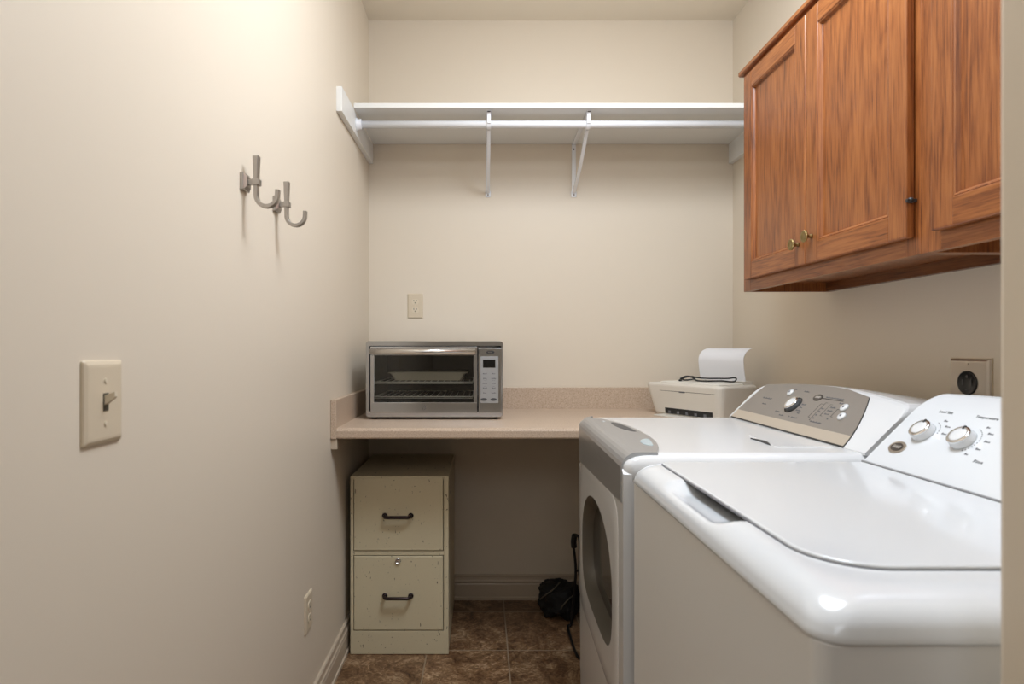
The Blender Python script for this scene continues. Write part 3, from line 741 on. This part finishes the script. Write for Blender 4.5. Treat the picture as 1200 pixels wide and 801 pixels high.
# ------------------------------------------------------------------ wall cabinets
XF, XD, ZB_, ZT = .8926, .873, 1.372, 2.108
def wall_cabinet(y0, y1, doors, label):
    """y0 near, y1 far"""
    t = thing('wall_cabinet', label, 'cabinet', (1.04, (y0 + y1) / 2, ZB_), 'oak wall cabinets above the machines')
    mb = MB().box(XF + .018, XR - .0005, y0 + .0005, y0 + .016, ZB_, ZT, .0008).box(XF + .018, XR - .0005, y1 - .016, y1 - .0005, ZB_, ZT, .0008)
    mb.box(XF + .018, XR - .007, y0 + .016, y1 - .016, ZB_ + .030, ZB_ + .045).box(XF + .018, XR - .007, y0 + .016, y1 - .016, ZT - .018, ZT - .002).box(XR - .007, XR - .0005, y0 + .016, y1 - .016, ZB_ + .03, ZT)
    mb.build('carcass', M['oakz'], t)
    MB().box(XR - .020, XR - .0005, y0 + .016, y1 - .016, ZB_, ZB_ + .030, .0008).build('hanging_rail', M['oakin'], t)
    for a, b in ((y0 + .0003, y0 + .045), (y1 - .05, y1 - .0003)): MB().box(XF, XF + .019, a, b, ZB_, ZT, .001).build('face_frame_stile', M['oakz'], t)
    if len(doors) > 1: ym = (doors[0][0] + doors[1][1]) / 2; MB().box(XF + .0005, XF + .019, ym - .03, ym + .03, ZB_ + .05, ZT - .05, .001).build('face_frame_stile', M['oakz'], t)
    for a, b in ((ZB_, ZB_ + .05), (ZT - .055, ZT)): MB().box(XF + .0002, XF + .019, y0 + .0448, y1 - .0498, a, b, .001).build('face_frame_rail', M['oaky'], t)
    pr = [(XF + .019, ZT), (XF - .010, ZT), (XF - .014, ZT + .003), (XF - .014, ZT + .014), (XF - .010, ZT + .018), (XF + .019, ZT + .018)]
    MB().prism(pr, lambda u, v, d: (u, d, v), y0 + .0003, y1 + (.010 if y1 > 1.9 else -.0003)).build('top_moulding', M['oaky'], t)
    for (d0, d1, kn, hg) in doors:
        z0, z1, w = 1.408, 2.083, .055
        d = MB().box(XD + .0105, XD + .016, d0 + w - .004, d1 - w + .004, z0 + w - .004, z1 - w + .004).build('door', M['oakz'], t)
        for a, b in ((d0, d0 + w), (d1 - w, d1)): MB().box(XD, XF - .0005, a, b, z0, z1, .004, 3).build('door_stile', M['oakz'], d)
        for a, b in ((z0 + .0002, z0 + w), (z1 - w, z1 - .0002)): MB().box(XD + .0002, XF - .001, d0 + w - .003, d1 - w + .003, a, b, .004, 3).build('door_rail', M['oaky'], d)
        # moulding bead and flat panel
        a0, a1, b0, b1 = d0 + w - .002, d1 - w + .002, z0 + w - .002, z1 - w + .002
        def rg(i, x): return [(x, a0 + i, b0 + i), (x, a1 - i, b0 + i), (x, a1 - i, b1 - i), (x, a0 + i, b1 - i)]
        MB().loft([rg(0, XD + .0035), rg(.003, XD + .0015), rg(.006, XD + .003), rg(.009, XD + .009), rg(.0105, XD + .0105)], True, False, smooth=False).build('panel_moulding', M['oakz'], d)
        if kn:
            ky, kz = kn; k = MB().lathe([(.0065, 0), (.0055, .004), (.0045, .010), (.0075, .014), (.0135, .017), (.015, .0195), (.0142, .0225), (.008, .0235), (.006, .0225), (0, .023)], (XD, ky, kz), (-1, 0, 0), 28)
            for i in range(14):
                a = 2 * PI * i / 14; k.lathe([(.0008, .0165), (.0022, .0195), (.0012, .0235)], (XD, ky + .0138 * math.cos(a), kz + .0138 * math.sin(a)), (-1, 0, 0), 6)
            k.build('knob', M['brass'], d)
        for hz in ((1.483, 2.008) if hg else ()):
            MB().cyl((XD + .008, hg, hz - .004), (0, 0, 1), .0045, .010, 12).box(XD - .0012, XF, hg - .003, hg + .003, hz - .003, hz + .004, .0008).build('hinge', M['ink2'], d)
wall_cabinet(1.196, 2.009, [(1.592, 1.965, (1.626, 1.466), None), (1.213, 1.588, (1.560, 1.477), 1.2105)],
             'oak wall cabinet with two panelled doors and brass knobs, nearest the back wall')
wall_cabinet(.736, 1.196, [(.772, 1.148, None, None)], 'oak wall cabinet with one visible panelled door, nearer the camera, cut by the doorway edge')

# ------------------------------------------------------------------ robe hooks on left wall
def robe_hook(y, z, label):
    t = thing('wall_hook', label, 'hook', (XL, y, z), 'nickel hooks on the left wall')
    MB().box(XL, XL + .008, y - .019, y + .019, z - .019, z + .019, .0015).loft([[(XL + .008, y + a * .017, z + b * .017) for a, b in ((-1, -1), (1, -1), (1, 1), (-1, 1))], [(XL + .013, y + a * .011, z + b * .011) for a, b in ((-1, -1), (1, -1), (1, 1), (-1, 1))]], True, True, smooth=False).build('back_plate', M['nickel'], t)
    xs = XL + .030
    MB().box(XL + .012, xs - .003, y - .005, y + .005, z - .006, z + .006, .001).box(xs - .0085, xs + .0085, y - .009, y + .009, z - .007, z + .007, .0015).build('post', M['nickel'], t)
    pts = []; fl = []
    for i in range(6):
        k = i / 5; pts.append((xs, y, z + .058 - .062 * k)); fl.append((.0072 - .0026 * k, .0085 - .0015 * k))
    pts.append((xs, y, z - .018)); fl.append((.0046, .007))
    rj = .0235; cz = z - .030
    for i in range(17):
        a = PI + PI * i / 16 * .98; pts.append((xs + rj + rj * math.cos(a), y, cz + rj * math.sin(a))); fl.append((.0046, .007))
    pts.append((xs + 2 * rj + .001, y, cz + .013)); fl.append((.0046, .0075))
    MB().tube(pts, .005, 12, flat=fl, up=(1, 0, 0)).build('hook_arm', M['nickel'], t)
robe_hook(1.318, 1.551, 'brushed nickel double robe hook on the left wall, nearer the camera')
robe_hook(1.522, 1.551, 'brushed nickel double robe hook on the left wall, nearer the back wall')

# ------------------------------------------------------------------ switch and outlets (frame: u across, v up, w out of wall)
def wall_frame(side, c, z):
    if side == 'left': return lambda u, v, w: (XL + w, c + u, z + v)
    if side == 'right': return lambda u, v, w: (XR - w, c - u, z + v)
    return lambda u, v, w: (c + u, YB - w, z + v)
def plate(fr, hw, hh, d, r=.006, lip=.006):
    def R(i, w): return [fr(u, v, w) for u, v in rpoly([(-hw + i, -hh + i, r * .5), (hw - i, -hh + i, r * .5), (hw - i, hh - i, r * .5), (-hw + i, hh - i, r * .5)], 4)]
    return MB().loft([R(0, 0), R(0, d * .35), R(.0015, d * .62), R(lip, d * .95), R(lip * 1.6, d)], True, True, smooth=False)
fr = wall_frame('left', .826, 1.105)
t = thing('light_switch', 'almond toggle light switch on an oversized plate on the left wall', 'light switch', fr(0, 0, 0))
plate(fr, .0425, .0585, .007).build('cover_plate', M['plate'], t)
MB().prism([(-.0055, -.0125), (.0055, -.0125), (.0055, .0125), (-.0055, .0125)], fr, .0068, .0078).build('toggle_slot', M['strap'], t)
tg = [[(-.0042, -.004), (.0042, -.004), (.0042, .009), (-.0042, .009)], [(-.0034, .0045), (.0034, .0045), (.0034, .0135), (-.0034, .0135)], [(-.003, .0075), (.003, .0075), (.003, .0145), (-.003, .0145)]]
MB().loft([[fr(u, v, w) for u, v in tg[0]] if i == 0 else [fr(u, v, w) for u, v in tg[i]] for i, w in enumerate((.0075, .019, .0215))], True, True, smooth=False).build('toggle', M['plate2'], t)
for v in (.030, -.030): MB().prism(oval(.0032, .0032, 14), (lambda v_: lambda u, q, w: fr(u, q + v_, w))(v), .0065, .0084).build('screw', M['plate2'], t)

def duplex(side, c, z, label, kind='outlets with two sockets'):
    fr = wall_frame(side, c, z)
    t = thing('wall_outlet', label, 'outlet', fr(0, 0, 0), kind)
    plate(fr, .0365, .058, .006, lip=.005).build('cover_plate', M['plate'], t)
    for s in (.0195, -.0195):
        g = (lambda s_: lambda u, v, w: fr(u, v + s_, w))(s)
        rc = MB().prism([(.0165 * math.cos(a), max(-.0125, min(.0125, .0165 * math.sin(a)))) for a in [2 * PI * k / 36 for k in range(36)]], g, .0055, .0078).build('socket', M['plate2'], t)
        m2 = MB().prism([(-.0075, .0005), (-.0052, .0005), (-.0052, .0085), (-.0075, .0085)], g, .0075, .0081).prism([(.0052, .0015), (.0075, .0015), (.0075, .0082), (.0052, .0082)], g, .0075, .0081)
        m2.prism([(.0026 * math.cos(a), -.0055 + .0028 * math.sin(a)) for a in [2 * PI * k / 14 for k in range(14)]], g, .0075, .0081)
        m2.build('slots', M['slot'], rc)
    MB().prism(oval(.003, .003, 14), fr, .0055, .0075).build('screw', M['plate2'], t)
duplex('back', -.315, 1.380, 'almond duplex outlet on the back wall above the toaster oven')
duplex('left', 1.806, .374, 'almond duplex outlet low on the left wall near the baseboard')

fr = wall_frame('right', 1.422, 1.097)
t = thing('dryer_outlet', 'square steel plated black round outlet on the right wall above the washing machine', 'outlet', fr(0, 0, 0))
MB().prism([(-.060, -.060), (.060, -.060), (.060, .060), (-.060, .060)], fr, 0, .003).build('wall_box_rim', M['plate'], t)
plate(fr, .0585, .0585, .011, .004, .006).build('cover_plate', M['steelplate'], t)
rc = MB().lathe([(.029, .009), (.029, .0125), (.0265, .014), (.0255, .0125), (0, .0125)], fr(0, 0, 0), (-1, 0, 0), 36).build('receptacle', M['black'], t)
MB().prism([(-.014, -.006), (-.0105, -.006), (-.0105, .008), (-.014, .008)], fr, .0122, .0131).prism([(.0105, -.006), (.014, -.006), (.014, .008), (.0105, .008)], fr, .0122, .0131).prism([(-.005, -.018), (.005, -.018), (.005, -.0145), (-.005, -.0145)], fr, .0122, .0131).prism(oval(.0035, .0035, 12), (lambda u, v, w: fr(u, v + .015, w)), .0122, .0131).build('slots', M['greydark'], rc)
for v in (.045, -.045): MB().prism(oval(.0028, .0028, 12), (lambda v_: lambda u, q, w: fr(u, q + v_, w))(v), .0105, .0125).build('screw', M['steelplate'], t)

# ------------------------------------------------------------------ printer (local u along the front, v towards its back, z up)
NP = Vector((.913, 2.25)); eu = Vector((-.5, .866)); ev = Vector((.866, .5))
def PR(u, v, z): q = NP + eu * u + ev * v; return (q.x, q.y, z)
PW, PD = .395, .235
t = thing('printer', 'off-white inkjet printer turned sideways on the counter corner behind the dryer', 'printer', PR(PW / 2, PD / 2, .898))
def pring(u0, u1, v0, v1, z, r): return [PR(u, v, z) for u, v in rpoly([(u0, v0, r), (u1, v0, r), (u1, v1, r), (u0, v1, r)], 5)]
zb, zt = .899, 1.033
MB().loft([pring(.012, PW - .045, .016, PD - .03, zb, .02), pring(.010, PW - .040, .010, PD - .02, zb + .01, .024), pring(.003, PW - .012, .002, PD - .004, zb + .085, .03), pring(0, PW, 0, PD, zt - .012, .03),
           pring(.001, PW - .001, .001, PD - .001, zt - .006, .03), pring(.006, PW - .006, .006, PD - .006, zt, .028)], True, True, smooth=False).build('body', M['printer'], t)
MB().loft([pring(.02, PW - .075, .012, PD - .07, zt - .001, .012), pring(.02, PW - .075, .012, PD - .07, zt + .005, .012), pring(.024, PW - .079, .016, PD - .074, zt + .008, .01)], True, True, smooth=False).build('scanner_lid', M['printer2'], t)
def fv(z): # front face v at height z
    k = (z - zb - .01) / .075; return .010 - .008 * min(1, max(0, k))
def quad_front(u0, u1, z0, z1, o, d): return [[PR(u0, fv(z0) - o, z0), PR(u1, fv(z0) - o, z0), PR(u1, fv(z1) - o, z1), PR(u0, fv(z1) - o, z1)], [PR(u0, fv(z0) + d, z0), PR(u1, fv(z0) + d, z0), PR(u1, fv(z1) + d, z1), PR(u0, fv(z1) + d, z1)]]
MB().loft(quad_front(.045, .285, .906, .930, .001, .02), True, True, smooth=False).build('output_slot', M['black'], t)
for k in range(5): MB().loft(quad_front(.075 + .045 * k, .087 + .045 * k, .908, .919, .002, .01), True, True, smooth=False).build('slot_rib', M['ink'], t)
MB().loft(quad_front(.03, .31, 1.0005, 1.0022, .0012, .005), True, True, smooth=False).build('door_seam', M['strap'], t)
MB().loft(quad_front(.175, .205, .998, 1.003, .0018, .005), True, True, smooth=False).build('door_grip', M['ink'], t)
MB().loft([pring(.06, .30, -.05, .02, .8985, .008), pring(.06, .30, -.05, .02, .902, .008)], True, True, smooth=False).build('output_tray', M['printer2'], t)
tr = MB().loft([[PR(u, v, z) for v, z in ((PD - .06, zt - .002), (PD - .012, zt - .002), (PD - .010, zt + .014), (PD - .066, zt + .014))] for u in (.025, .32)], True, True, smooth=False).build('paper_feed', M['printer'], t)
# curled sheets standing in the rear feed
def sheet(u0, u1, vs, off):
    prof = []
    for i in range(19):
        k = i / 18; a = 1.62 * k
        prof.append((vs - .012 * math.sin(PI * k) * 1.2 + .075 * max(0, k - .45) ** 1.6 * 1.6, 1.046 + .134 * math.sin(min(1.5, k * 1.5)) / math.sin(1.5)))
    th = .0028; S = []
    for i, (v, z) in enumerate(prof):
        S.append([PR(u0, v + off, z), PR(u1, v + off, z), PR(u1, v + th + off, z + .0003), PR(u0, v + th + off, z + .0003)])
    return MB().loft(S, True, True, smooth=False)
tag(sheet(.030, .250, PD - .048, 0).build('paper_sheets', M['paper'], origin=PR(.15, PD - .05, 1.046)), 'curled white paper sheets standing in the printer feed', 'paper')
# black cord
zl = zt + .0115
P = [(.272, .085, zl + .006), (.262, .110, zl + .014), (.236, .118, zl + .012), (.205, .110, zl), (.15, .112, zl), (.09, .118, zl + .004), (.055, .128, zl + .002), (.040, .132, zl + .004), (.036, .138, zl + .012), (.046, .142, zl + .018), (.075, .137, zl + .014), (.12, .134, zl + .012), (.18, .132, zl + .010), (.225, .128, zl + .012), (.262, .116, zl + .016), (.272, .100, zl + .010), (.258, .088, zl + .002), (.235, .090, zl + .002), (.215, .108, zl + .008), (.238, .124, zl + .015), (.268, .118, zl + .012), (.276, .102, zl + .004), (.262, .078, zl)]
def smooth_path(pts, m=6):
    pts = [Vector(p) for p in pts]; out = []
    for i in range(len(pts) - 1):
        p0, p1, p2, p3 = pts[max(0, i - 1)], pts[i], pts[i + 1], pts[min(len(pts) - 1, i + 2)]
        for k in range(m):
            s = k / m; out.append(.5 * ((2 * p1) + (p2 - p0) * s + (2 * p0 - 5 * p1 + 4 * p2 - p3) * s * s + (3 * p1 - p0 - 3 * p2 + p3) * s ** 3))
    out.append(pts[-1]); return out
pts = [PR(*p) for p in smooth_path(P)]
mb = MB().tube(pts, .0032, 8)
c_ = thing('power_cord', 'thin black cord coiled on top of the printer in front of the paper', 'cord', PR(.15, .11, zl))
mb.build('cable', M['black'], c_)
MB().tube([PR(.262, .078, zl), PR(.256, .066, zl), PR(.252, .058, zl)], .0045, 10).build('plug', M['black'], c_)

# ------------------------------------------------------------------ folded luggage cart and black bag under the counter
t = thing('luggage_cart', 'folded black tube luggage cart standing beside the dryer under the counter', 'luggage cart', (.40, 2.45, 0))
def bend(pts, m=5): return smooth_path(pts, m)
cy = 2.455
MB().tube(bend([(.375, cy + .03, .012), (.382, cy + .02, .10), (.392, cy + .01, .25), (.378, cy, .385), (.383, cy - .005, .405), (.40, cy - .02, .40), (.402, cy - .03, .36), (.400, cy - .03, .25)]), .0055, 10)\
    .tube(bend([(.400, cy - .03, .26), (.410, cy - .02, .20), (.415, cy, .10), (.42, cy, .015)]), .0055, 10)\
    .tube([(.392, cy + .01, .25), (.44, cy + .01, .25)], .005, 8).build('frame', M['blackmetal'], t)
MB().tube(bend([(.383, cy - .004, .352), (.381, cy - .003, .375), (.384, cy - .006, .402)]), .012, 12).build('grip', M['black'], t)
MB().tube(bend([(.375, cy + .03, .010), (.362, cy + .025, .012), (.358, cy - .05, .010), (.362, cy - .20, .008), (.385, cy - .235, .008), (.44, cy - .235, .008)]), .0055, 10).build('foot_bar', M['blackmetal'], t)
for x in (.43, .50): MB().lathe([(.02, 0), (.045, .004), (.048, .012), (.045, .02), (.02, .024)], (x, cy - .02, .049), (1, 0, 0), 28).build('wheel', M['black'], t)

t = thing('bag', 'black crumpled bag with thin straps on the tile floor beside the dryer', 'bag', (.345, 2.60, 0))
from mathutils import noise as NZ
b = bmesh.new(); bmesh.ops.create_icosphere(b, subdivisions=5, radius=1)
for v in b.verts:
    n = v.co.normalized(); q = Vector([math.copysign(abs(c) ** .75, c) for c in n])
    k = .88 + .28 * NZ.noise(n * 1.7 + Vector((3, 1, 2))) + .12 * abs(NZ.noise(n * 5)) - .10 * abs(NZ.noise(n * 3 + Vector((9, 0, 0))))
    v.co = Vector((.338 + q.x * .094 * k, 2.605 + q.y * .085 * k, .080 + q.z * .080 * k + .02 * q.x * 0))
    v.co.z = max(.003, v.co.z)
MB().bm(b, True).build('body', M['fabric'], t); b.free()
b = bmesh.new(); bmesh.ops.create_icosphere(b, subdivisions=4, radius=1)
for v in b.verts:
    n = v.co.normalized(); k = .9 + .25 * NZ.noise(n * 2.3)
    v.co = Vector((.375 + n.x * .045 * k, 2.565 + n.y * .045 * k, max(.003, .055 + n.z * .060 * k)))
MB().bm(b, True).build('side_pocket', M['fabric'], t); b.free()
MB().tube(bend([(.250, 2.565, .085), (.272, 2.535, .118), (.305, 2.53, .145), (.34, 2.56, .165)]), .0028, 6).build('strap', M['strap'], t)
MB().tube(bend([(.335, 2.53, .055), (.350, 2.515, .088), (.375, 2.52, .112), (.40, 2.54, .120)]), .0028, 6).build('strap', M['strap'], t)

# ------------------------------------------------------------------ lights
def light(name, kind, loc, power, col, size=.3, rot=None, shape='DISK', size_y=None):
    l = bpy.data.lights.new(name, kind); l.energy = power; l.color = col
    if kind == 'AREA':
        l.shape = shape; l.size = size
        if size_y: l.size_y = size_y
    else: l.shadow_soft_size = size
    o = bpy.data.objects.new(name, l); COL.objects.link(o); o.location = loc
    if rot: o.rotation_euler = rot
    return o
light('ceiling_lamp', 'POINT', (.42, 1.30, 2.43), 21, (.82, .93, 1.07), .13)
light('ceiling_fill', 'AREA', (.42, 1.14, 2.715), 20, (.82, .93, 1.07), .8)  # unseen fill added overhead to brighten the lower part of the room
light('hall_light', 'AREA', (-.05, -1.1, 2.2), 5, (.88, .95, 1.03), .9, (math.radians(72), 0, 0), 'RECTANGLE', .6)
w = bpy.data.worlds.new('world'); SC.world = w; w.use_nodes = True
w.node_tree.nodes['Background'].inputs[0].default_value = (1, .95, .9, 1); w.node_tree.nodes['Background'].inputs[1].default_value = .1
